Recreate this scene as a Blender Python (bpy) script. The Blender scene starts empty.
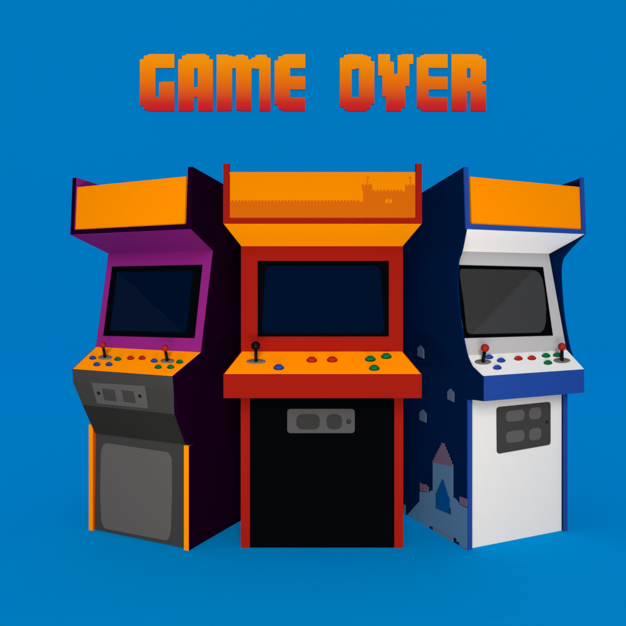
import bpy, bmesh, math
from mathutils import Vector, Matrix

scene = bpy.context.scene
COL = scene.collection

# ---------------------------------------------------------------- camera
cam_data = bpy.data.cameras.new('camera')
cam = bpy.data.objects.new('camera', cam_data)
COL.objects.link(cam)
cam.location = (0, 0, 1.3)
cam.rotation_euler = (math.radians(90), 0, 0)
cam_data.sensor_width = 36
cam_data.lens = 38.5878
cam_data.shift_y = -0.04247
cam_data.clip_start = 0.05
cam_data.clip_end = 200
scene.camera = cam

# ---------------------------------------------------------------- lighting, sources all out of view
world = bpy.data.worlds.new('World')
scene.world = world
world.use_nodes = True
wbg = world.node_tree.nodes['Background']
wbg.inputs['Color'].default_value = (.84, .9, 1.08, 1)
wbg.inputs['Strength'].default_value = 0.48          # even unseen fill, tinted bluish to level the floor colour

def aim(o, d):
    o.rotation_euler = Vector(d).to_track_quat('-Z', 'Y').to_euler()

key = bpy.data.lights.new('key_lamp', 'SUN')
key.energy = 2.25
key.angle = math.radians(26)
key_o = bpy.data.objects.new('key_lamp', key)
COL.objects.link(key_o)
key_o.location = (0, -3, 4)
aim(key_o, (0, math.cos(math.radians(26)), -math.sin(math.radians(26))))

foot = bpy.data.lights.new('underside_fill', 'AREA')      # added unseen lamp low below the camera, brightens the marquee undersides
foot.shape = 'RECTANGLE'
foot.size = 3.0
foot.size_y = 0.25
foot.energy = 46
foot.color = (1, .86, .68)
foot.spread = math.radians(100)
foot_o = bpy.data.objects.new('underside_fill', foot)
COL.objects.link(foot_o)
foot_o.location = (0, 0.4, 0.14)
aim(foot_o, (0, 3.0, 1.5))

scene.view_settings.view_transform = 'Standard'
scene.view_settings.look = 'None'
scene.view_settings.exposure = 0
scene.view_settings.gamma = 1

# ---------------------------------------------------------------- measured shapes (metres, local frames)
CABS = {'L': {'loc': (-0.9019,3.4432),'yaw': -0.4501,'rows': {'A': (-0.058,1.8756,0.3879),'B': (-0.0707,1.574,0.3915),'C': (0.1715,1.4841,0.3519),'D': (0.0702,0.969,0.349),'E': (-0.1227,0.8729,0.323),'F': (-0.116,0.8028,0.3241),'G': (-0.0777,0.6828,0.2988),'Hh': (0.0082,0.5193,0.2951),'I': (0.0,0.0,0.3249),'Z': (0.4625,0.0,0.3357),'T': (0.2755,1.8338,0.3346)}},'C': {'loc': (0.0447,3.335),'yaw': 0.0,'rows': {'A': (-0.2,1.8747,0.4644),'B': (-0.2,1.5925,0.4644),'C': (0,1.5009,0.4038),'D': (0,0.975,0.4038),'E': (-0.2,0.8913,0.4644),'F': (-0.2,0.7787,0.4644),'J': (0,0.7454,0.4038),'I': (0,0,0.4038)}},'R': {'loc': (1.056,3.4417),'yaw': 0.4222,'rows': {'A': (-0.0559,1.8759,0.3865),'B': (-0.0707,1.5749,0.3865),'C': (0.1233,1.479,0.3155),'D': (-0.0049,0.9588,0.3155),'K1': (0.0499,1.4174,0.3434),'K2': (0.0516,1.3019,0.3453),'K3': (0.0311,1.1372,0.344),'K4': (-0.0121,0.9743,0.3399),'K5': (-0.0489,0.91,0.3348),'E': (-0.1204,0.8721,0.323),'F': (-0.1205,0.7524,0.3237),'I': (0.0,0.0,0.3237),'Z': (0.554,0.0,0.3441),'T': (0.3832,1.8041,0.34),'V': (0,0.7524,0.3237)}}}
LETTER_Z = 4.9703
LETTERS = [('G',[(-3.608,1.061),(-3.524,1.067),(-3.524,1.136),(-3.455,1.145),(-3.416,1.172),(-2.889,1.172),(-2.889,0.881),(-3.284,0.881),(-3.284,0.276),(-3.209,0.276),(-3.209,0.576),(-3.125,0.597),(-2.889,0.597),(-2.889,-0.017),(-3.425,-0.017),(-3.455,0.004),(-3.524,0.013),(-3.524,0.085),(-3.608,0.103)],None),('A',[(-2.808,1.061),(-2.73,1.067),(-2.73,1.136),(-2.649,1.145),(-2.649,1.172),(-2.242,1.172),(-2.221,1.145),(-2.164,1.136),(-2.164,1.067),(-2.086,1.061),(-2.086,-0.011),(-2.382,-0.017),(-2.4,0.007),(-2.4,0.276),(-2.481,0.276),(-2.481,0.007),(-2.556,-0.017),(-2.808,-0.017)],[(-2.481,0.876),(-2.4,0.876),(-2.4,0.483),(-2.481,0.483)]),('M',[(-2.009,1.161),(-1.776,1.161),(-1.763,1.138),(-1.693,1.134),(-1.676,1.118),(-1.61,1.118),(-1.596,1.154),(-1.436,1.161),(-1.423,1.138),(-1.357,1.134),(-1.35,1.061),(-1.283,1.061),(-1.277,1.095),(-1.21,1.101),(-1.197,1.144),(-1.11,1.161),(-0.964,1.154),(-0.957,1.101),(-0.884,1.088),(-0.884,-0.011),(-1.12,-0.011),(-1.12,0.861),(-1.203,0.868),(-1.283,0.875),(-1.283,-0.011),(-1.51,-0.011),(-1.526,0.003),(-1.603,0.003),(-1.603,0.875),(-1.686,0.875),(-1.686,0.003),(-1.776,-0.011),(-2.009,-0.011)],None),('E',[(-0.801,1.035),(-0.724,1.041),(-0.724,1.121),(-0.637,1.128),(-0.627,1.151),(-0.561,1.168),(-0.161,1.168),(-0.161,0.878),(-0.478,0.878),(-0.478,0.708),(-0.161,0.708),(-0.161,0.432),(-0.478,0.432),(-0.478,0.266),(-0.161,0.266),(-0.161,-0.011),(-0.627,-0.011),(-0.651,0.013),(-0.724,0.023),(-0.724,0.109),(-0.801,0.122)],None),('O',[(0.56,1.089),(0.645,1.095),(0.645,1.148),(0.725,1.158),(0.738,1.169),(1.044,1.169),(1.058,1.148),(1.119,1.148),(1.13,1.126),(1.204,1.116),(1.204,1.028),(1.279,1.02),(1.279,0.136),(1.21,0.125),(1.199,0.043),(1.124,0.016),(1.111,-0.019),(0.725,-0.019),(0.712,0.003),(0.645,0.008),(0.645,0.061),(0.56,0.072)],[(0.805,0.85),(0.885,0.855),(0.893,0.873),(0.957,0.873),(0.957,0.274),(0.831,0.274),(0.805,0.29)]),('V',[(1.359,1.169),(1.604,1.169),(1.604,1.015),(1.686,1.007),(1.686,0.759),(1.764,0.759),(1.764,1.148),(1.843,1.153),(1.857,1.169),(2.088,1.169),(2.088,0.967),(2.006,0.961),(2.006,0.509),(1.923,0.501),(1.923,0.064),(1.851,0.051),(1.843,-0.019),(1.524,-0.019),(1.524,0.282),(1.444,0.29),(1.444,0.722),(1.359,0.722)],None),('E',[(2.163,1.101),(2.234,1.106),(2.239,1.14),(2.305,1.151),(2.319,1.168),(2.805,1.168),(2.805,0.883),(2.404,0.883),(2.404,0.716),(2.488,0.702),(2.805,0.702),(2.805,0.433),(2.488,0.433),(2.404,0.419),(2.404,0.291),(2.488,0.274),(2.805,0.269),(2.805,-0.017),(2.319,-0.017),(2.299,-0.003),(2.234,0.003),(2.234,0.045),(2.163,0.059)],None),('R',[(2.885,1.168),(3.436,1.168),(3.451,1.146),(3.521,1.134),(3.527,1.078),(3.606,1.067),(3.606,0.614),(3.527,0.608),(3.527,0.54),(3.606,0.529),(3.606,-0.017),(3.309,-0.017),(3.284,0.003),(3.284,0.393),(3.204,0.393),(3.204,0.008),(3.182,-0.006),(3.111,-0.017),(2.885,-0.017)],[(3.204,0.874),(3.284,0.874),(3.284,0.673),(3.204,0.673)])]
P = {
  'L_marquee': [(-0.3634,-0.0498),(0.3442,-0.043),(0.3431,-0.2748),(-0.3694,-0.2761)],
  'L_bezel': [(-0.3059,-0.0769),(0.2955,-0.0757),(0.2987,-0.4541),(-0.3009,-0.4613)],
  'L_glass': [(-0.2635,-0.1067),(0.2434,-0.1063),(0.2464,-0.4293),(-0.2586,-0.4327)],
  'L_coin': [(-0.1918,0.0095),(0.1534,0.0153),(0.1443,-0.1068),(-0.1851,-0.1065)],
  'L_coin_in': [[(-0.1263,-0.0182),(-0.0465,-0.0191),(-0.0506,-0.0836),(-0.1278,-0.082)],[(-0.001,-0.0179),(0.075,-0.0188),(0.073,-0.0822),(-0.0014,-0.0812)]],
  'L_coin_kn': [(-0.1568,-0.0456),(0.1106,-0.0411)],
  'L_grey': [(-0.2325,-0.0473),(0.1875,-0.0527),(0.2084,-0.0816),(0.2125,-0.2662),(0.2073,-0.4519),(0.1892,-0.4958),(-0.2258,-0.4994),(-0.2485,-0.4659),(-0.2593,-0.3033),(-0.2562,-0.0906)],
  'L_lower': [(-0.2936,0.007),(0.289,-0.009),(0.2949,-0.5131),(-0.2857,-0.5107)],
  'C_marquee': [(-0.4401,-0.0393),(0.4349,-0.0393),(0.4349,-0.2566),(-0.4401,-0.2566)],
  'C_castle': [(-0.4401,-0.2566),(-0.4401,-0.1784),(-0.4401,-0.1709),(-0.4321,-0.1709),(-0.4321,-0.1784),(-0.4246,-0.1784),(-0.4246,-0.1709),(-0.4166,-0.1709),(-0.4166,-0.1784),(-0.4092,-0.1784),(-0.4092,-0.1709),(-0.4012,-0.1709),(-0.4012,-0.1784),(-0.3937,-0.1784),(-0.3937,-0.1709),(-0.3857,-0.1709),(-0.3857,-0.1784),(-0.3782,-0.1784),(-0.3782,-0.1709),(-0.3703,-0.1709),(-0.3703,-0.1784),(-0.3628,-0.1784),(-0.3628,-0.1709),(-0.3548,-0.1709),(-0.3548,-0.1784),(-0.3473,-0.1784),(-0.3473,-0.1709),(-0.3394,-0.1709),(-0.3394,-0.1784),(-0.3319,-0.1784),(-0.3319,-0.1709),(-0.3239,-0.1709),(-0.3239,-0.1784),(-0.3164,-0.1784),(-0.3164,-0.1709),(-0.3084,-0.1709),(-0.3084,-0.1784),(-0.301,-0.1784),(-0.301,-0.1709),(-0.293,-0.1709),(-0.293,-0.1784),(-0.2855,-0.1784),(-0.2855,-0.1709),(-0.2775,-0.1709),(-0.2775,-0.1784),(-0.27,-0.1784),(-0.27,-0.1709),(-0.2621,-0.1709),(-0.2621,-0.1784),(-0.2546,-0.1784),(-0.2546,-0.1709),(-0.2466,-0.1709),(-0.2466,-0.1784),(-0.2391,-0.1784),(-0.2391,-0.1709),(-0.2312,-0.1709),(-0.2312,-0.1784),(-0.2237,-0.1784),(-0.2237,-0.1709),(-0.2157,-0.1709),(-0.2157,-0.1784),(-0.2082,-0.1784),(-0.2082,-0.1709),(-0.2002,-0.1709),(-0.2002,-0.1784),(-0.1927,-0.1784),(-0.1927,-0.1709),(-0.1848,-0.1709),(-0.1848,-0.1784),(-0.1773,-0.1784),(-0.1773,-0.1709),(-0.1693,-0.1709),(-0.1693,-0.1784),(-0.1618,-0.1784),(-0.1618,-0.1709),(-0.1539,-0.1709),(-0.1539,-0.1784),(-0.1464,-0.1784),(-0.1464,-0.1709),(-0.1384,-0.1709),(-0.1384,-0.1784),(-0.1309,-0.1784),(-0.1309,-0.1709),(-0.123,-0.1709),(-0.123,-0.1784),(-0.1155,-0.1784),(-0.1155,-0.1709),(-0.1075,-0.1709),(-0.1075,-0.1784),(-0.1,-0.1784),(-0.1,-0.1709),(-0.092,-0.1709),(-0.092,-0.1784),(-0.0845,-0.1784),(-0.0845,-0.1709),(-0.0766,-0.1709),(-0.0766,-0.1784),(-0.0691,-0.1784),(-0.0691,-0.1709),(-0.0611,-0.1709),(-0.0611,-0.1784),(-0.0536,-0.1784),(-0.0536,-0.1709),(-0.0457,-0.1709),(-0.0457,-0.1784),(-0.0382,-0.1784),(-0.0382,-0.1709),(-0.0302,-0.1709),(-0.0302,-0.1784),(-0.0227,-0.1784),(-0.0227,-0.1709),(-0.0148,-0.1709),(-0.0148,-0.1784),(-0.0073,-0.1784),(-0.0073,-0.1709),(0.0007,-0.1709),(0.0007,-0.1784),(0.0082,-0.1784),(0.0082,-0.1709),(0.0162,-0.1709),(0.0162,-0.1784),(0.0237,-0.1784),(0.0237,-0.1709),(0.0316,-0.1709),(0.0316,-0.1784),(0.0391,-0.1784),(0.0391,-0.1709),(0.0471,-0.1709),(0.0471,-0.1784),(0.0546,-0.1784),(0.0546,-0.1709),(0.0625,-0.1709),(0.0625,-0.1784),(0.07,-0.1784),(0.07,-0.1709),(0.078,-0.1709),(0.078,-0.1784),(0.0855,-0.1784),(0.0855,-0.1709),(0.0934,-0.1709),(0.0934,-0.1784),(0.1009,-0.1784),(0.1009,-0.1709),(0.1089,-0.1709),(0.1089,-0.1784),(0.1164,-0.1784),(0.1164,-0.1709),(0.1244,-0.1709),(0.1244,-0.1784),(0.1319,-0.1784),(0.1319,-0.1709),(0.1398,-0.1709),(0.1398,-0.1784),(0.1473,-0.1784),(0.1473,-0.1709),(0.1553,-0.1709),(0.1553,-0.1784),(0.1628,-0.1784),(0.1628,-0.1709),(0.1707,-0.1709),(0.1707,-0.1784),(0.1782,-0.1784),(0.1904,-0.1784),(0.1904,-0.1278),(0.1843,-0.1208),(0.1843,-0.0969),(0.1923,-0.0969),(0.1923,-0.1044),(0.2002,-0.1044),(0.2002,-0.0969),(0.2082,-0.0969),(0.2082,-0.1044),(0.2162,-0.1044),(0.2162,-0.0969),(0.2241,-0.0969),(0.2241,-0.1044),(0.2279,-0.0969),(0.2316,-0.0969),(0.2316,-0.1208),(0.2293,-0.1302),(0.2363,-0.1231),(0.2447,-0.1231),(0.2447,-0.1306),(0.2522,-0.1306),(0.2522,-0.1231),(0.2607,-0.1231),(0.2607,-0.1306),(0.2682,-0.1306),(0.2682,-0.1231),(0.2766,-0.1231),(0.2766,-0.1306),(0.2841,-0.1306),(0.2841,-0.1231),(0.2925,-0.1231),(0.2925,-0.1306),(0.3,-0.1306),(0.3,-0.1231),(0.3084,-0.1231),(0.3084,-0.1306),(0.3159,-0.1306),(0.3159,-0.1231),(0.3244,-0.1231),(0.3244,-0.1306),(0.3319,-0.1306),(0.3319,-0.1231),(0.3403,-0.1231),(0.3403,-0.1306),(0.3478,-0.1306),(0.3478,-0.1231),(0.3562,-0.1231),(0.3562,-0.1306),(0.3637,-0.1306),(0.3637,-0.1231),(0.3721,-0.1231),(0.3721,-0.1306),(0.3796,-0.1306),(0.3871,-0.1306),(0.3871,-0.0978),(0.3956,-0.0978),(0.3956,-0.1053),(0.4035,-0.1053),(0.4035,-0.0978),(0.4115,-0.0978),(0.4115,-0.1053),(0.4195,-0.1053),(0.4195,-0.0978),(0.4274,-0.0978),(0.4274,-0.1053),(0.4349,-0.1053),(0.4349,-0.2566)],
  'C_flags': [[(0.2091,-0.0978),(0.2091,-0.0604),(0.2204,-0.0646),(0.2124,-0.0697),(0.2124,-0.0978)],[(0.4096,-0.0988),(0.4096,-0.0697),(0.4012,-0.0646),(0.4134,-0.0604),(0.4134,-0.0988)]],
  'C_win': [[(0.2939,-0.1845),(0.2939,-0.1714),(0.2981,-0.1643),(0.307,-0.1643),(0.307,-0.1845)],[(0.3117,-0.1845),(0.3117,-0.1643),(0.3206,-0.1643),(0.3248,-0.1714),(0.3248,-0.1845)]],
  'C_bezel': [(-0.3191,-0.0746),(0.3315,-0.0746),(0.3315,-0.4493),(-0.3191,-0.4493)],
  'C_glass': [(-0.2803,-0.1009),(0.2883,-0.1009),(0.3091,-0.4334),(-0.2992,-0.4334)],
  'C_black': [(-0.3584,0.0),(0.3593,0.0),(0.3593,-0.7455),(-0.3584,-0.7455)],
  'C_coin': [(-0.1725,-0.0537),(0.1625,-0.0537),(0.1625,-0.174),(-0.1725,-0.174)],
  'C_coin_in': [[(-0.1277,-0.0795),(-0.0109,-0.0795),(-0.0109,-0.1556),(-0.1277,-0.1556)],[(0.0219,-0.0795),(0.0994,-0.0795),(0.0994,-0.1551),(0.0219,-0.1551)]],
  'C_coin_kn': [(0.1327,-0.1163)],
  'R_marquee': [(-0.3442,-0.0433),(0.3651,-0.0502),(0.3685,-0.2753),(-0.3439,-0.274)],
  'R_bezel': [(-0.3504,-0.0733),(0.2541,-0.0776),(0.2374,-0.4531),(-0.3853,-0.4486)],
  'R_glass': [(-0.2969,-0.0942),(0.1843,-0.0968),(0.2164,-0.1088),(0.2332,-0.1432),(0.2332,-0.2208),(0.2231,-0.303),(0.2047,-0.3786),(0.1814,-0.421),(0.1509,-0.4361),(-0.2916,-0.4304),(-0.3087,-0.4239),(-0.3134,-0.4026),(-0.3055,-0.2702),(-0.3048,-0.1248)],
  'R_sheen': [(0.1826,-0.0985),(0.212,-0.1099),(0.2297,-0.1432),(0.2297,-0.2208),(0.2196,-0.3029),(0.2012,-0.3785),(0.1792,-0.4188),(0.1502,-0.4329),(-0.285,-0.4276)],
  'L_sheen': [(-0.2442,-0.1153),(0.2274,-0.4268),(-0.2536,-0.4292),(-0.2589,-0.1124)],
  'R_panel': [(-0.2883,-0.0162),(0.3052,-0.0228),(0.3052,-0.7472),(-0.2883,-0.7509)],
  'R_coin': [(-0.1369,-0.0636),(0.2163,-0.0612),(0.2163,-0.2853),(-0.1344,-0.299)],
  'R_coin_in': [[(-0.0803,-0.0867),(0.0387,-0.0843),(0.0387,-0.1422),(-0.0803,-0.1427)],[(0.0697,-0.0825),(0.1508,-0.0812),(0.1508,-0.1419),(0.0697,-0.1426)],[(-0.0803,-0.191),(0.0387,-0.1897),(0.0387,-0.2496),(-0.0803,-0.2496)],[(0.0697,-0.1893),(0.1508,-0.188),(0.1508,-0.2507),(0.0697,-0.2515)]],
  'R_coin_kn': [(0.1903,-0.1645)],
  'L_joy': [(((-0.1982,-0.0983),(0.0444,0.0039),(-0.0169,0.0203)),(-0.209,-0.023,0.9938)),(((0.2043,-0.0959),(0.0404,0.0037),(-0.0136,0.0193)),(0.1939,-0.0207,0.9929))],
  'C_joy': [(((-0.3193,-0.1054),(0.0468,0.0),(-0.0019,0.0238)),(-0.3212,-0.0972,1.0134))],
  'R_joy': [(((-0.2668,-0.0537),(0.0491,-0.0034),(0.0114,0.018)),(-0.257,-0.0522,0.9981)),(((0.2244,-0.0758),(0.0547,-0.0037),(0.0149,0.0189)),(0.2254,-0.0659,0.9879))],
  'L_btn': [(((-0.2729,-0.1117),(0.0232,0.002),(-0.0112,0.0129)),'blue'),(((-0.1966,-0.1679),(0.0225,0.0021),(-0.0106,0.0124)),'blue'),(((-0.1201,-0.1607),(0.0222,0.0021),(-0.0102,0.0124)),'blue'),(((-0.1046,-0.1086),(0.0223,0.002),(-0.0102,0.0127)),'green'),(((-0.032,-0.0925),(0.0221,0.002),(-0.0099,0.0127)),'red'),(((0.0375,-0.0863),(0.0218,0.0019),(-0.0095,0.0126)),'red'),(((0.1288,-0.1046),(0.0212,0.0019),(-0.0089,0.0123)),'blue'),(((0.1901,-0.1559),(0.0207,0.002),(-0.0085,0.0119)),'green'),(((0.2614,-0.149),(0.0203,0.002),(-0.0082,0.0119)),'green'),(((0.2827,-0.1007),(0.0205,0.0019),(-0.0082,0.0121)),'green')],
  'C_btn': [(((-0.2073,-0.1672),(0.0251,0.0),(-0.001,0.02)),'blue'),(((-0.0505,-0.0945),(0.0256,0.0),(-0.0001,0.0209)),'red'),(((0.0483,-0.0916),(0.0257,0.0),(0.0005,0.021)),'red'),(((0.2334,-0.0846),(0.0257,0.0),(0.0017,0.021)),'green'),(((0.3138,-0.0575),(0.0259,0.0),(0.0021,0.0213)),'green'),(((0.2454,-0.1729),(0.0251,0.0),(0.0017,0.02)),'green')],
  'R_btn': [(((-0.2112,-0.0241),(0.0262,-0.0016),(0.0082,0.0128)),'blue'),(((-0.1542,-0.0526),(0.0263,-0.0018),(0.0084,0.0126)),'blue'),(((-0.2095,-0.1005),(0.0257,-0.0019),(0.0081,0.0122)),'blue'),(((-0.0399,-0.0455),(0.027,-0.0018),(0.009,0.0128)),'red'),(((0.0451,-0.0481),(0.0276,-0.0018),(0.0094,0.013)),'red'),(((0.1484,-0.0358),(0.0283,-0.0018),(0.0099,0.0132)),'green'),(((0.1218,-0.0877),(0.0279,-0.0019),(0.0097,0.0128)),'green'),(((0.2242,-0.036),(0.0288,-0.0018),(0.0104,0.0134)),'green')],
  'R_stone': [(0.5613,-0.0125),(0.537,0.0126),(0.4801,0.0654),(0.4218,0.1171),(0.4218,0.171),(0.3278,0.1924),(0.3136,0.2065),(0.2949,0.2101),(0.2949,0.3674),(0.1164,0.387),(0.1164,0.2282),(0.0919,0.225),(0.0604,0.2061),(0.0005,0.2071),(0.0005,0.0012),(0.062,-0.0003),(0.0637,0.0174),(0.0853,0.012),(0.0869,0.027),(0.1155,0.0259),(0.1155,-0.0016),(0.2949,-0.006),(0.2949,0.0171),(0.3325,0.0112),(0.3344,-0.007)],
  'R_roof': [(0.2949,0.3755),(0.2818,0.3786),(0.2818,0.3936),(0.2688,0.3966),(0.2688,0.4116),(0.2558,0.4146),(0.2558,0.4295),(0.243,0.4324),(0.243,0.4473),(0.2302,0.4501),(0.2302,0.4649),(0.2175,0.4677),(0.2175,0.4825),(0.2049,0.4851),(0.2022,0.4831),(0.1897,0.4858),(0.1897,0.468),(0.1773,0.4707),(0.1773,0.4529),(0.165,0.4557),(0.165,0.438),(0.1527,0.4408),(0.1527,0.4232),(0.1405,0.426),(0.1405,0.4084),(0.1284,0.4113),(0.1284,0.3938),(0.1164,0.3967),(0.1164,0.3829),(0.2949,0.3626)],
  'R_turret': [[(0.4178,0.2222),(0.3903,0.2191),(0.3612,0.2269),(0.3363,0.2175),(0.3363,0.1911),(0.4178,0.1776)],[(0.0604,0.2462),(0.0383,0.2495),(0.0005,0.2515),(0.0005,0.212),(0.0604,0.2091)]],
  'R_window': [(0.2654,0.2074),(0.2564,0.21),(0.2564,0.222),(0.2474,0.2245),(0.2474,0.2366),(0.2384,0.239),(0.2384,0.251),(0.2296,0.2534),(0.2296,0.2654),(0.2207,0.2678),(0.2207,0.2798),(0.2119,0.2821),(0.2119,0.294),(0.2031,0.2963),(0.2013,0.2921),(0.1926,0.2944),(0.1926,0.2785),(0.1839,0.2808),(0.1839,0.2649),(0.1753,0.2672),(0.1753,0.2514),(0.1667,0.2537),(0.1667,0.2379),(0.1581,0.2403),(0.1581,0.2245),(0.1496,0.2269),(0.1496,0.2111),(0.1411,0.2136),(0.1411,0.133),(0.2654,0.1262)],
  'R_dark': [(0.1411,0.1622),(0.1343,0.1668),(0.1343,0.133),(0.1411,0.133)],
  'R_post': [(0.5859,0.0514),(0.5698,0.0521),(0.5698,0.0042),(0.5859,-0.0093)],
  'R_small': [[(0.4307,0.9586),(0.404,0.9767),(0.3708,0.9582),(0.3708,0.9087),(0.4307,0.9183)],[(0.161,0.7588),(0.136,0.7772),(0.1071,0.7609),(0.1071,0.7132),(0.161,0.7201)],[(0.4198,0.6073),(0.3903,0.6282),(0.3573,0.6126),(0.3573,0.5622),(0.4198,0.565)]],
  'R_foot': [(0.0604,0.001),(0.0005,0.0053),(0.0005,0.0012),(0.0604,-0.0003)],
  'R_greys': [(0.2931,0.0203),(0.1189,0.0278),(0.1189,-0.0017),(0.2931,-0.006)],
}

# ---------------------------------------------------------------- materials
def lin(c):
    c /= 255.0
    return c / 12.92 if c <= 0.04045 else ((c + 0.055) / 1.055) ** 2.4

def mat(name, rgb, gain=1.0, rough=0.7, spec=0.06, mottle=0.006):
    """rgb: the paint as seen (0-255); gain turns it into an albedo under this light."""
    m = bpy.data.materials.new(name)
    m.use_nodes = True
    nt = m.node_tree
    b = nt.nodes['Principled BSDF']
    g = gain if isinstance(gain, tuple) else (gain,) * 3
    c = [min(0.95, lin(v) * k) for v, k in zip(rgb, g)]
    noise = nt.nodes.new('ShaderNodeTexNoise')
    noise.inputs['Scale'].default_value = 35
    noise.inputs['Detail'].default_value = 3
    tc = nt.nodes.new('ShaderNodeTexCoord')
    nt.links.new(tc.outputs['Object'], noise.inputs['Vector'])
    ramp = nt.nodes.new('ShaderNodeValToRGB')
    ramp.color_ramp.elements[0].position = 0.35
    ramp.color_ramp.elements[1].position = 0.65
    ramp.color_ramp.elements[0].color = [v * (1 - mottle) for v in c] + [1]
    ramp.color_ramp.elements[1].color = [v * (1 + mottle) for v in c] + [1]
    nt.links.new(noise.outputs['Fac'], ramp.inputs['Fac'])
    nt.links.new(ramp.outputs['Color'], b.inputs['Base Color'])
    b.inputs['Roughness'].default_value = rough
    b.inputs['Specular IOR Level'].default_value = spec
    return m

M = {
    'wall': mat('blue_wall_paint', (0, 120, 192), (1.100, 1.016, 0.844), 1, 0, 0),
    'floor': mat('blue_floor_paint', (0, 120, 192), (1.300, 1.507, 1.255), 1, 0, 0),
    'plum': mat('near_black_plum_laminate', (17, 0, 17), (1.394, 1.100, 1.549), .8, 0),
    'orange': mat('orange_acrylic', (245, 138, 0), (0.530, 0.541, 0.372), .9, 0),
    'orange_side': mat('orange_acrylic_lightened', (245, 138, 0), (0.694, 0.689, 0.600), .9, 0),  # same orange, lightened to offset weaker light on the turned cabinets
    'grey_plate': mat('grey_metal_darkened', (89, 86, 86), (0.524, 0.543, 0.552)),  # same grey, darkened to offset stronger light on the middle cabinet
    'orange_panel': mat('orange_control_lightened', (245, 138, 0), (2.029, 1.018, 1.300), .9, 0),  # same orange, lightened where the control panels get less light
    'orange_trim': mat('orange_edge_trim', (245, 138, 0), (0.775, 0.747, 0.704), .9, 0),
    'orange_under': mat('orange_underside_lightened', (245, 138, 0), (0.893, 0.976, 0.500), .9, 0),  # same orange, lightened against the shade under the marquee
    'trim_shade': mat('shaded_orange_trim_side', (190, 70, 20), 1.0),  # inner side of the orange trim, its shade put into the colour
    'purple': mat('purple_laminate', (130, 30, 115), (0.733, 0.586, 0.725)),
    'purple_under': mat('shaded_purple_board', (100, 22, 92), (1.270, 1.134, 1.218)),  # purple as seen in the shade under the marquee
    'black': mat('black_bezel_plastic', (3, 4, 6), 1.0, .5, 0.0),
    'glass_blue': mat('dark_blue_screen_glass', (0, 16, 42), (1.100, 0.589, 0.587), .9, 0.0, 0),
    'coal': mat('charcoal_laminate', (61, 61, 61), (0.699, 0.673, 0.609)),
    'coal_dark': mat('dark_olive_charcoal_laminate', (40, 40, 38), (0.803, 0.745, 0.588)),
    'coal_low': mat('charcoal_lower_door', (58, 58, 57), (0.684, 0.683, 0.630)),
    'grey': mat('grey_metal', (89, 86, 86), (0.721, 0.703, 0.651)),
    'slot': mat('charcoal_slot_plastic', (60, 60, 59), (0.457, 0.477, 0.475)),
    'slot_pale': mat('mid_charcoal_slot_plastic', (64, 63, 63), (0.712, 0.680, 0.609)),
    'hole': mat('black_hole', (22, 20, 20), 1.0),
    'red': mat('red_laminate', (166, 29, 19), (0.495, 0.530, 0.534), .9, 0),
    'red_low': mat('red_laminate_base', (166, 29, 19), (0.576, 0.590, 0.575), .9, 0),
    'pitch': mat('black_door_laminate', (3, 4, 6), 1.0, .8, 0.0),
    'navy': mat('navy_side_laminate', (0, 18, 48), (1.100, 1.394, 1.404), .8, 0),
    'blue': mat('royal_blue_laminate', (33, 70, 152), (0.531, 0.613, 0.615)),
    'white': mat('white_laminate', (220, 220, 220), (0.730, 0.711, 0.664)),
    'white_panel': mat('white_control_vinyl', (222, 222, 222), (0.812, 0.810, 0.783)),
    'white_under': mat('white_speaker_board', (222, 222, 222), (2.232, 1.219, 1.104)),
    'silver': mat('pale_grey_screen_board', (180, 178, 180), (0.658, 0.658, 0.640)),
    'glass_grey': mat('dark_grey_screen_glass', (54, 54, 54), (0.617, 0.621, 0.609), .9, 0.0, 0),
    'sheen_grey': mat('glossy_grey_screen_sheen', (54, 54, 54), (0.617, 0.621, 0.609), .5, .19, 0),  # glossier overlay added to give the screen its diagonal sheen
    'sheen_blue': mat('glossy_blue_screen_sheen', (0, 16, 42), (1.100, 0.589, 0.587), .45, .035, 0),  # blue overlay added for a fainter sheen on the left screen
    'plate_dark': mat('dark_grey_coin_plate', (62, 61, 62), (0.663, 0.643, 0.594)),
    'art_dark_orange': mat('burnt_orange_print', (218, 104, 12), (0.515, 0.530, 0.522), .9, 0),
    'art_stone': mat('slate_blue_print', (62, 92, 122), (1.338, 1.337, 1.255), .8, 0),
    'art_roof': mat('mauve_print', (83, 66, 84), (1.270, 1.326, 1.288), .8, 0),
    'art_window': mat('deep_blue_print', (0, 55, 105), (1.100, 1.383, 1.322), .8, 0),
    'art_small': mat('grey_blue_print', (66, 78, 100), (1.169, 1.192, 1.182), .8, 0),
    'art_grey': mat('greyer_slate_print', (66, 86, 106), (1.338, 1.337, 1.255), .8, 0),
    'disc': mat('grey_joystick_disc', (104, 95, 88), 1.0),
    'disc_dark': mat('dark_joystick_disc', (92, 88, 86), 1.1),
    'ball_red': mat('red_joystick_knob', (176, 32, 22), .55, .5, .08),
    'ball_black': mat('black_joystick_knob', (6, 6, 8), 1.0, .4, .05),
    'btn_red': mat('red_button', (176, 34, 14), .7, .5, .04),
    'btn_red_dk': mat('shaded_red_button_collar', (110, 14, 8), 1.0, .4, .05),  # darker copy of the button red, shade put into the colour
    'btn_blue': mat('blue_button', (34, 66, 152), .7, .5, .04),
    'btn_blue_dk': mat('shaded_blue_button_collar', (22, 34, 90), 1.0, .4, .05),  # button blue with its lower shade in the colour
    'btn_green': mat('green_button', (4, 98, 44), .85, .5, .04),
    'btn_green_dk': mat('shaded_green_button_collar', (0, 56, 24), 1.0, .4, .05),  # button green darkened as painted shade
}

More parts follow.
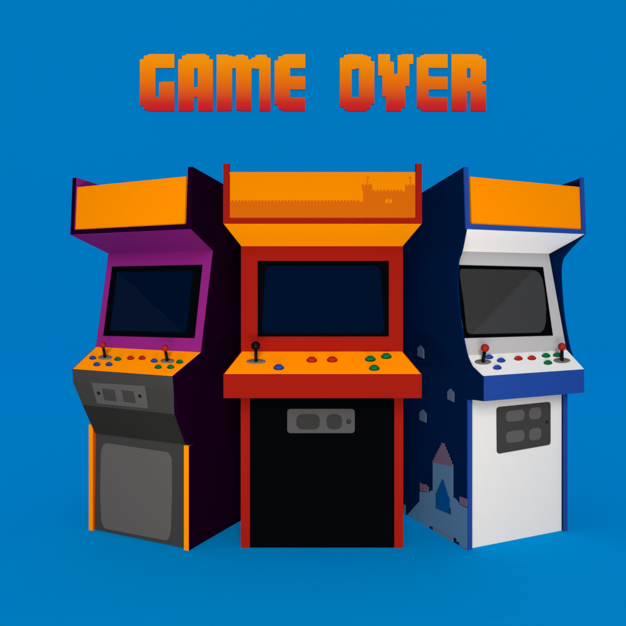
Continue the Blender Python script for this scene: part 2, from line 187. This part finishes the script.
# ---------------------------------------------------------------- helpers
def link_mesh(name, bm, mats, parent=None):
    bmesh.ops.recalc_face_normals(bm, faces=bm.faces[:])
    me = bpy.data.meshes.new(name)
    bm.to_mesh(me)
    bm.free()
    for m in (mats if isinstance(mats, (list, tuple)) else [mats]):
        me.materials.append(m)
    o = bpy.data.objects.new(name, me)
    COL.objects.link(o)
    if parent:
        o.parent = parent
    return o

def frame(rows, a, b, off=0.0):
    """frame of the board that spans two rows of a cabinet: x across, y up the board, z out of it."""
    A = Vector((0, rows[a][0], rows[a][1])); B = Vector((0, rows[b][0], rows[b][1]))
    up = (A - B).normalized(); x = Vector((1, 0, 0)); n = x.cross(up)
    m = Matrix((x, up, n)).transposed().to_4x4()
    m.translation = A + n * off
    return m, (A - B).length

def round_poly(pts, r, seg=5):
    out = []
    n = len(pts)
    for i in range(n):
        p = Vector(pts[i]); a = Vector(pts[i - 1]) - p; b = Vector(pts[(i + 1) % n]) - p
        k = min(r, a.length * .45, b.length * .45)
        s = p + a.normalized() * k; e = p + b.normalized() * k
        for j in range(seg + 1):
            t = j / seg
            q = s * (1 - t) ** 2 + p * 2 * t * (1 - t) + e * t * t
            out.append((q.x, q.y))
    return out

def plate_bm(pts, z0, z1, m=None, bm=None, holes=None, idx=0):
    """a board: outline pts extruded from z0 to z1 (holes cut right through)."""
    bm = bm or bmesh.new()
    m = m or Matrix.Identity(4)
    loops = [pts] + (holes or [])
    top_e, faces = [], []
    for lp in loops:
        t = [bm.verts.new(m @ Vector((x, y, z1))) for x, y in lp]
        b = [bm.verts.new(m @ Vector((x, y, z0))) for x, y in lp]
        n = len(lp)
        for i in range(n):
            faces.append(bm.faces.new((t[i], t[(i + 1) % n], b[(i + 1) % n], b[i])))
        if not holes:
            faces.append(bm.faces.new(t)); faces.append(bm.faces.new(b[::-1]))
        else:
            top_e.append([bm.edges.get((t[i], t[(i + 1) % n])) for i in range(n)])
            top_e.append([bm.edges.get((b[i], b[(i + 1) % n])) for i in range(n)])
    if holes:
        for k in (0, 1):
            es = [e for j, l in enumerate(top_e) if j % 2 == k for e in l]
            r = bmesh.ops.triangle_fill(bm, use_beauty=True, use_dissolve=False, edges=es)
            faces += [g for g in r['geom'] if isinstance(g, bmesh.types.BMFace)]
    for fc in faces:
        fc.material_index = idx
    return bm

def plate(name, pts, z0, z1, m, mt, parent, holes=None):
    return link_mesh(name, plate_bm(pts, z0, z1, m, holes=holes), M[mt], parent)

def ring_solid(bm, m, prof, seg=28, idx=0):
    """lathe: prof = [(radius, height)] round the frame's z axis."""
    rings = []
    for r, h in prof:
        if r < 1e-6:
            rings.append([bm.verts.new(m @ Vector((0, 0, h)))])
        else:
            rings.append([bm.verts.new(m @ Vector((r * math.cos(2 * math.pi * i / seg), r * math.sin(2 * math.pi * i / seg), h))) for i in range(seg)])
    fs = []
    for a, b in zip(rings, rings[1:]):
        for i in range(seg):
            j = (i + 1) % seg
            if len(a) == 1 and len(b) == 1: continue
            if len(a) == 1: fs.append(bm.faces.new((a[0], b[i], b[j])))
            elif len(b) == 1: fs.append(bm.faces.new((a[i], a[j], b[0])))
            else: fs.append(bm.faces.new((a[i], a[j], b[j], b[i])))
    for end in (rings[0], rings[-1]):
        if len(end) > 1: fs.append(bm.faces.new(end))
    for fc in fs:
        fc.material_index = idx; fc.smooth = True
    return bm

def thing(name, label, cat, group, loc, yaw):
    o = bpy.data.objects.new(name, None)
    o.empty_display_size = .2
    COL.objects.link(o)
    o.location = (loc[0], loc[1], 0)
    o.rotation_euler = (0, 0, yaw)
    o['label'] = label; o['category'] = cat
    if group: o['group'] = group
    return o

def board(name, rows, a, b, mt, parent, proud=0.002, thick=0.014, grow=0.0, inset=0.004):
    """a board that spans two rows of the cabinet at its full width."""
    m, L = frame(rows, a, b)
    ua = rows[a][2] - inset; ub = rows[b][2] - inset
    return plate(name, [(-ua, grow), (ua, grow), (ub, -L - grow), (-ub, -L - grow)], -thick, proud, m, mt, parent)

def side_panel(rows_list, s, thick, mats, parent, back_row, top_z, name='side_panel', inset=0.0):
    """cabinet side: profile (v, z, half width) from A at the top down to the floor, ruled to a straight back edge; slot 0 outside and edges, slot 1 lining."""
    bm = bmesh.new()
    nb = back_row                                    # (v, half width) of the back edge
    ztop = rows_list[0][1]
    rows = []
    for k, (v, z, u) in enumerate(rows_list):
        zb = z - (ztop - top_z) * max(0, (z - rows_list[1][1]) / (ztop - rows_list[1][1]))
        f_o = bm.verts.new((s * (u - inset), v, z)); f_i = bm.verts.new((s * (u - inset - thick), v, z))
        b_o = bm.verts.new((s * (nb[1] - inset), nb[0], zb)); b_i = bm.verts.new((s * (nb[1] - inset - thick), nb[0], zb))
        rows.append((f_o, f_i, b_o, b_i))
    for p, q in zip(rows, rows[1:]):
        bm.faces.new((p[0], p[2], q[2], q[0]))
        fc = bm.faces.new((p[1], q[1], q[3], p[3])); fc.material_index = 1
        bm.faces.new((p[0], q[0], q[1], p[1]))
        bm.faces.new((p[2], p[3], q[3], q[2]))
    for p in (rows[0], rows[-1]):
        bm.faces.new((p[0], p[1], p[3], p[2]))
    return link_mesh(name, bm, mats, parent)

def oval(m, c, ax, ay, h=1.0):
    """frame on a board: centre c, oval axes ax and ay in the board, third axis straight up."""
    p = m @ Vector((c[0], c[1], .002))
    X = m.to_3x3() @ Vector((ax[0], ax[1], 0)); Y = m.to_3x3() @ Vector((ay[0], ay[1], 0))
    q = Matrix((X, Y, Vector((0, 0, h)))).transposed().to_4x4()
    q.translation = p
    return q

def button(parent, m, spec, colour, h):
    c, ax, ay = spec
    q = oval(m, c, ax, ay, h)
    bm = ring_solid(bmesh.new(), q, [(1, -.15), (1, .22), (.94, .34), (.8, .36)])
    o = link_mesh('button', bm, M['btn_%s_dk' % colour], parent)  # collar colour carries the painted shade at the button's lower edge
    bm = ring_solid(bmesh.new(), q, [(.86, .25), (.82, .52), (.66, .80), (.38, .95), (0, 1.0)])
    link_mesh('button_cap', bm, M['btn_%s' % colour], o)
    return o

def joystick(parent, m, spec, ball, rball, disc, knob, rshaft=.008):
    c, ax, ay = spec
    q0 = oval(m, c, ax, ay, .003)
    foot_ = q0 @ Vector((0, 0, 0)); top = Vector(ball)
    q = (top - foot_).to_track_quat('Z', 'Y').to_matrix().to_4x4(); q.translation = foot_
    ln = (top - foot_).length
    shaft = link_mesh('joystick', ring_solid(bmesh.new(), q, [(rshaft * 1.15, 0), (rshaft, .012), (rshaft * .95, ln - rball * .7)], 16), M['ball_black'], parent)
    link_mesh('dust_disc', ring_solid(bmesh.new(), q0, [(1, -.4), (1, .7), (.97, 1)], 40), M[disc], shaft)
    prof = [(rball * math.sin(math.pi * k / 14), -rball * math.cos(math.pi * k / 14)) for k in range(15)]
    prof[0] = (0, -rball); prof[-1] = (0, rball)
    link_mesh('ball_knob', ring_solid(bmesh.new(), Matrix.Translation(top), prof, 28), M[knob], shaft)
    return shaft

# ---------------------------------------------------------------- the setting
def structure(o, label=None):
    o['kind'] = 'structure'
    return o
structure(plate('floor', [(-30, -14), (30, -14), (30, 14.0), (-30, 14.0)], -.1, 0, None, 'floor', None))
wm = Matrix.Translation((0, 14.0, 0)) @ Matrix.Rotation(math.radians(90), 4, 'X')
structure(plate('backdrop', [(-30, -.1), (30, -.1), (30, 16), (-30, 16)], -.1, 0, wm, 'wall', None))

# ---------------------------------------------------------------- GAME OVER sign on the backdrop
sign = thing('lettering_sign', 'pixelated GAME OVER lettering fading from orange to red, high on the blue backdrop', 'sign', None, (0, 14.0), 0)
sign.location.z = LETTER_Z
sm = bpy.data.materials.new('orange_to_red_print')
sm.use_nodes = True
nt = sm.node_tree
sb = nt.nodes['Principled BSDF']
sb.inputs['Roughness'].default_value = .9
sb.inputs['Specular IOR Level'].default_value = 0
tc = nt.nodes.new('ShaderNodeTexCoord'); sx = nt.nodes.new('ShaderNodeSeparateXYZ'); rp = nt.nodes.new('ShaderNodeValToRGB')
nt.links.new(tc.outputs['Generated'], sx.inputs['Vector'])
nt.links.new(sx.outputs['Z'], rp.inputs['Fac'])
nt.links.new(rp.outputs['Color'], sb.inputs['Base Color'])
stops = [(0.0, (196, 26, 40)), (.14, (200, 44, 38)), (.34, (216, 88, 28)), (.58, (232, 118, 12)), (.85, (246, 142, 8)), (1.0, (240, 148, 22))]
el = rp.color_ramp.elements
el[0].position = 0; el[1].position = 1
for p_, c_ in stops[1:-1]:
    el.new(p_)
for e_, (p_, c_) in zip(el, stops):
    e_.position = p_
    e_.color = [min(.95, lin(v) * k_) for v, k_ in zip(c_, (1.100, 0.986, 0.844))] + [1]
lm = Matrix.Rotation(math.radians(90), 4, 'X')
for ch, outline, hole in LETTERS:
    o = link_mesh('letter', plate_bm(outline, 0, .016, lm, holes=[hole] if hole else None), sm, sign)

# ================================================================ left cabinet: plum, purple, orange
G = 'arcade cabinets standing side by side'
c = CABS['L']; R_ = c['rows']
cab = thing('arcade_cabinet', 'purple and near-black arcade cabinet with a grey lower door, left of the red one', 'arcade cabinet', G, c['loc'], c['yaw'])
T = .027
back = .53; zt = 1.803; bw = .33
H_, I_ = R_['Hh'], R_['I']
prof = [R_['A'], R_['B'], R_['C'], R_['D'], R_['E'], R_['F'], R_['G'], H_, (H_[0] + .004, H_[1] - .002, I_[2]), (.004, 0, I_[2])]
side_panel(prof, -1, T, [M['plum'], M['purple']], cab, (back, bw), zt, inset=.001)
wide = [(v, z, max(u, I_[2])) if .5 < z < .75 else (v, z, u) for v, z, u in prof]      # this side runs straight down to its foot
side_panel(wide, 1, T, [M['plum'], M['purple']], cab, (back, bw), zt, inset=.001)
mA, LA = frame(R_, 'A', 'B')
uA, uB = R_['A'][2], R_['B'][2]
mq = P['L_marquee']
plate('marquee_panel', mq, -.02, -.008, mA, 'orange_side', cab)
plate('marquee_frame', [(-uA + T, mq[3][1] - .001), (uA - T, mq[2][1] - .001), (uB - .001, -LA), (-uB + .001, -LA)], -.03, .001, mA, 'plum', cab)
plate('roof', [(-uA + T + .002, .0), (uA - T - .002, .0), (.30, .53), (-.30, .53)], -.02, 0, Matrix.Translation((0, R_['A'][0] + .02, R_['A'][1] - .055)) @ Matrix.Rotation(math.radians(-7), 4, 'X'), 'purple', cab)
board('speaker_board', R_, 'B', 'C', 'purple_under', cab)
scr = board('screen_board', R_, 'C', 'D', 'purple', cab)
mS, LS = frame(R_, 'C', 'D')
bz = plate('bezel', P['L_bezel'], .001, .006, mS, 'black', cab)
plate('screen', P['L_glass'], .004, .0075, mS, 'glass_blue', bz)
plate('sheen_overlay', P['L_sheen'], .007, .0079, mS, 'sheen_blue', bz)  # added layer, stands in for a highlight across the glass
board('control_panel', R_, 'D', 'E', 'orange_panel', cab, inset=.007)
board('control_box_front', R_, 'E', 'F', 'coal', cab)
m2, L2 = frame(R_, 'F', 'G')
board('coin_board', R_, 'F', 'G', 'coal', cab)
board('kick_slope', R_, 'G', 'Hh', 'coal_dark', cab, thick=.012)
m3, L3 = frame(R_, 'Hh', 'I')
ww = I_[2] - .028
plate('lower_door', [(-ww, .0), (ww, .0), (ww, -L3 + .004), (-ww, -L3 + .004)], -.028, -.009, m3, 'coal_low', cab)
plate('door_panel', round_poly(P['L_grey'], .03), -.010, -.006, m3, 'grey', cab)
cp = plate('coin_plate', P['L_coin'], -.012, .006, m2, 'grey', cab)
for q in P['L_coin_in']:
    plate('coin_slot', q, .004, .0075, m2, 'slot_pale', cp)
for q in P['L_coin_kn']:
    link_mesh('lock', ring_solid(bmesh.new(), m2 @ Matrix.Translation((q[0], q[1], .006)), [(.0095, 0), (.0095, .003), (.008, .004)], 20), M['hole'], cp)
for s in (-1, 1):
    bm = bmesh.new()
    z1 = H_[1] - .004 + (.048 if s < 0 else 0)
    x0, x1 = I_[2] - .029, I_[2] + .0005
    vs = {}
    for xi, x in enumerate((x0, x1)):
        for yi, y in enumerate((-.004, .03)):
            for zi, z in enumerate((.0, z1)):
                vs[xi, yi, zi] = bm.verts.new((s * x, y, z))
    qs = [((0,0,0),(1,0,0),(1,0,1),(0,0,1)), ((0,1,0),(1,1,0),(1,1,1),(0,1,1)), ((0,0,0),(0,1,0),(0,1,1),(0,0,1)), ((1,0,0),(1,1,0),(1,1,1),(1,0,1)), ((0,0,0),(1,0,0),(1,1,0),(0,1,0)), ((0,0,1),(1,0,1),(1,1,1),(0,1,1))]
    for k, q in enumerate(qs):
        fc = bm.faces.new([vs[i] for i in q]); fc.material_index = {2: 1, 3: 2}.get(k, 0)
    link_mesh('edge_trim', bm, [M['orange_trim'], M['trim_shade'], M['plum']], cab)  # inner faces take the orange with shade painted in
mC, LC = frame(R_, 'D', 'E')
for base_, ball_ in P['L_joy']:
    joystick(cab, mC, base_, ball_, .0175, 'disc', 'ball_red', .0075)
for q_, k_ in P['L_btn']:
    button(cab, mC, q_, k_, .0125)
plate('back_panel', [(-.30, 0), (.30, 0), (.30, zt - .06), (-.30, zt - .06)], -.012, 0, Matrix.Translation((0, back - .01, 0.01)) @ Matrix.Rotation(math.radians(90), 4, 'X'), 'plum', cab)

# ================================================================ middle cabinet: red, orange, black
c = CABS['C']; R_ = c['rows']
cab = thing('arcade_cabinet', 'red arcade cabinet with a castle on its orange marquee and a black door', 'arcade cabinet', G, c['loc'], c['yaw'])
T = .028
back = .33
A_, B_, C_, D_, E_, F_, J_, I_ = [R_[k] for k in 'ABCDEFJI']
prof = [(A_[0] + .004, A_[1] - .05, A_[2] - .001), B_, C_, D_, E_, F_, J_, I_]
side_panel(prof, -1, T, [M['red'], M['red']], cab, (back, I_[2]), 1.79, inset=.001)
side_panel(prof, 1, T, [M['red'], M['red']], cab, (back, I_[2]), 1.79, inset=.001)
mA, LA = frame(R_, 'A', 'B')
mq = P['C_marquee']
mp = plate('marquee_panel', mq, -.02, -.008, mA, 'orange', cab)
art = plate_bm(P['C_castle'], -.009, -.006, mA)
for q in P['C_flags']:
    plate_bm(q, -.009, -.0062, mA, art)
ca = link_mesh('castle_print', art, M['art_dark_orange'], mp)
wn = bmesh.new()
for q in P['C_win']:
    plate_bm(q, -.007, -.005, mA, wn)
link_mesh('castle_window', wn, M['orange'], mp)
u = A_[2]
plate('marquee_frame', [(-u, 0), (-u + T, 0), (-u + T, mq[3][1]), (u - T, mq[2][1]), (u - T, 0), (u, 0), (u, -LA), (-u, -LA)], -.03, .002, mA, 'red', cab)
plate('roof', [(-A_[2] + T, 0), (A_[2] - T, 0), (.36, .50), (-.36, .50)], -.02, 0, Matrix.Translation((0, A_[0] + .02, A_[1] - .058)) @ Matrix.Rotation(math.radians(-4), 4, 'X'), 'red', cab)
board('speaker_board', R_, 'B', 'C', 'orange_under', cab)
board('screen_board', R_, 'C', 'D', 'red', cab)
mS, LS = frame(R_, 'C', 'D')
bz = plate('bezel', P['C_bezel'], .001, .006, mS, 'black', cab)
plate('screen', round_poly(P['C_glass'], .03), .004, .0075, mS, 'glass_blue', bz)
board('control_panel', R_, 'D', 'E', 'orange_panel', cab, inset=.007)
board('control_box_front', R_, 'E', 'F', 'red', cab, thick=.02)
board('control_box_bottom', R_, 'F', 'J', 'red', cab, proud=.001)
mB, LB = frame(R_, 'J', 'I')
w = I_[2]; xi = P['C_black'][1][0]; xj = P['C_black'][0][0]
plate('lower_door', [(xj, 0), (xi, 0), (xi, -LB), (xj, -LB)], -.02, -.004, mB, 'pitch', cab)
for s in (-1, 1):
    e_ = xi if s > 0 else xj
    plate('edge_trim', [(e_, 0), (s * w, 0), (s * w, -LB), (e_, -LB)], -.02, .002, mB, 'red_low', cab)
cp = plate('coin_plate', round_poly(P['C_coin'], .018), -.006, .003, mB, 'grey_plate', cab)
for q in P['C_coin_in']:
    plate('coin_slot', round_poly(q, .036), .001, .0045, mB, 'slot', cp)
q = P['C_coin_kn'][0]
lk = link_mesh('lock', ring_solid(bmesh.new(), mB @ Matrix.Translation((q[0], q[1], .003)), [(.0125, 0), (.0125, .002), (.011, .003)], 24), M['slot'], cp)
mC, LC = frame(R_, 'D', 'E')
for base_, ball_ in P['C_joy']:
    joystick(cab, mC, base_, ball_, .0222, 'disc', 'ball_black', .0078)
for q_, k_ in P['C_btn']:
    button(cab, mC, q_, k_, .0165)
plate('back_panel', [(-w + .03, 0), (w - .03, 0), (w - .03, 1.74), (-w + .03, 1.74)], -.012, 0, Matrix.Translation((0, back - .01, 0.01)) @ Matrix.Rotation(math.radians(90), 4, 'X'), 'red', cab)

# ================================================================ right cabinet: navy, royal blue, white
c = CABS['R']; R_ = c['rows']
cab = thing('arcade_cabinet', 'white and blue arcade cabinet with a castle printed on its navy side', 'arcade cabinet', G, c['loc'], c['yaw'])
T = .026
back = .64
A_, B_, C_, D_, E_, F_, I_ = [R_[k] for k in 'ABCDEFI']
K = [R_['K%d' % i] for i in range(1, 6)]
hw = F_[2]
def curve(pts, n=6):                       # smooth front edge of the side between the marquee and the controls
    out = []
    for i in range(len(pts) - 1):
        p0, p1, p2, p3 = pts[max(0, i - 1)], pts[i], pts[i + 1], pts[min(len(pts) - 1, i + 2)]
        for j in range(n):
            t = j / n
            out.append(tuple(.5 * (2 * b + (c2 - a) * t + (2 * a - 5 * b + 4 * c2 - d) * t * t + (3 * b - a - 3 * c2 + d) * t ** 3) for a, b, c2, d in zip(p0, p1, p2, p3)))
    return out + [pts[-1]]
kk = curve([(B_[0] + .003, B_[1] - .003, B_[2] - .001), (.018, 1.475, .346)] + K)
prof = [A_, B_] + kk + [(E_[0] + .012, E_[1] + .004, E_[2]), E_, F_, (-.006, F_[1] - .008, hw), (-.002, 0, hw)]
for s in (-1, 1):
    side_panel(prof, s, .008, [M['navy'], M['navy']], cab, (back, hw), 1.762, inset=.001)
mA, LA = frame(R_, 'A', 'B')
uA, uB = A_[2], B_[2]
mq = P['R_marquee']
plate('marquee_panel', mq, -.02, -.008, mA, 'orange_side', cab)
bm = plate_bm([(-uA, 0), (-uA + T, 0), (-uB + T, mq[3][1] - .001), (uB - T, mq[2][1] - .001), (uA - T, 0), (uA, 0), (uB, -LA), (-uB, -LA)], -.005, .002, mA)
link_mesh('marquee_frame', bm, M['blue'], cab)
plate('roof', [(-uA + T + .002, 0), (uA - T - .002, 0), (.30, .58), (-.30, .58)], -.02, 0, Matrix.Translation((0, A_[0] + .02, A_[1] - .058)) @ Matrix.Rotation(math.radians(-9), 4, 'X'), 'navy', cab)
m1, L1 = frame(R_, 'B', 'C')
# the board reaches the outer edge at the marquee and tucks between the sides at the screen
plate('speaker_board', [(-uB + .006, 0), (uB - .006, 0), (C_[2] + .004, -L1), (-C_[2] - .004, -L1)], -.014, .0, m1, 'white_under', cab)
plate('screen_board', [(-C_[2] - .016, 0), (C_[2], 0), (D_[2], -frame(R_, 'C', 'D')[1]), (-D_[2] - .016, -frame(R_, 'C', 'D')[1])], -.014, .002, frame(R_, 'C', 'D')[0], 'silver', cab)
mS, LS = frame(R_, 'C', 'D')
q = P['R_bezel']
bz = plate('bezel', [(max(x, -C_[2] - .015), y) for x, y in q], .001, .006, mS, 'black', cab)
plate('screen', round_poly([(max(x, -C_[2] - .006), y) for x, y in P['R_glass']], .012), .004, .0075, mS, 'glass_grey', bz)
plate('sheen_overlay', P['R_sheen'], .007, .0079, mS, 'sheen_grey', bz)  # added shape for the brighter half of the screen highlight
mC, LC = frame(R_, 'D', 'E')
plate('control_panel', [(-D_[2] - .014, 0), (D_[2] + .004, 0), (E_[2] - .004, -LC), (-E_[2] + .004, -LC)], -.014, .003, mC, 'white_panel', cab)
board('control_box_front', R_, 'E', 'F', 'blue', cab, proud=.003, thick=.02)
plate('control_box_bottom', [(-F_[2] + T, -.115), (F_[2] - T, -.115), (F_[2] - T, .06), (-F_[2] + T, .06)], -.006, .006, Matrix.Translation((0, 0, F_[1] + .01)), 'navy', cab)
m3, L3 = frame(R_, 'V', 'I')
mV = Matrix.Translation((0, 0, 0)) @ Matrix.Rotation(math.radians(90), 4, 'X')
plate('lower_door', [(-hw + T, 0), (hw - T, 0), (hw - T, F_[1] + .02), (-hw + T, F_[1] + .02)], -.02, -.010, mV, 'white', cab)
for s in (-1, 1):
    plate('edge_trim', [(s * (hw - T), 0), (s * hw, 0), (s * hw, F_[1] - .012), (s * (hw - T), F_[1] - .012)], -.002, .006, mV, 'blue', cab)
cp = plate('coin_plate', round_poly(P['R_coin'], .017), -.012, -.004, m3, 'plate_dark', cab)
for q in P['R_coin_in']:
    plate('coin_slot', round_poly(q, .030), -.006, -.002, m3, 'grey', cp)
q = P['R_coin_kn'][0]
link_mesh('lock', ring_solid(bmesh.new(), m3 @ Matrix.Translation((q[0], q[1], -.004)), [(.008, 0), (.008, .002), (.007, .003)], 20), M['hole'], cp)
for base_, ball_ in P['R_joy']:
    joystick(cab, mC, base_, ball_, .0205, 'disc_dark', 'ball_red', .009)
for q_, k_ in P['R_btn']:
    button(cab, mC, q_, k_, .0135)
plate('back_panel', [(-.29, 0), (.29, 0), (.29, 1.70), (-.29, 1.70)], -.012, 0, Matrix.Translation((0, back - .01, 0.01)) @ Matrix.Rotation(math.radians(90), 4, 'X'), 'navy', cab)
# printed castle on the navy side: thin vinyl, frame x = depth, y = height, z = out of the side
mP = Matrix(((0, 0, -1, -hw), (1, 0, 0, 0), (0, 1, 0, 0), (0, 0, 0, 1)))
print_ = plate('castle_print', P['R_stone'], -.002, .002, mP, 'art_stone', cab)
plate('spire_print', P['R_roof'], -.002, .0025, mP, 'art_roof', print_)
for q in P['R_turret']:
    plate('turret_print', q, -.002, .0028, mP, 'art_roof', print_)
plate('gate_print', P['R_window'], .0, .0035, mP, 'art_window', print_)
plate('gate_edge_print', P['R_dark'], .0, .004, mP, 'navy', print_)
plate('wall_base_print', P['R_greys'], .0, .003, mP, 'art_grey', print_)
plate('brick_edge_print', P['R_foot'], .0, .003, mP, 'art_roof', print_)
plate('post_print', P['R_post'], -.002, .0025, mP, 'art_stone', print_)
for q, h_ in zip(P['R_small'], (.0105, .004, .004)):
    plate('window_print', q, -.012, h_, mP, 'art_small', cab)
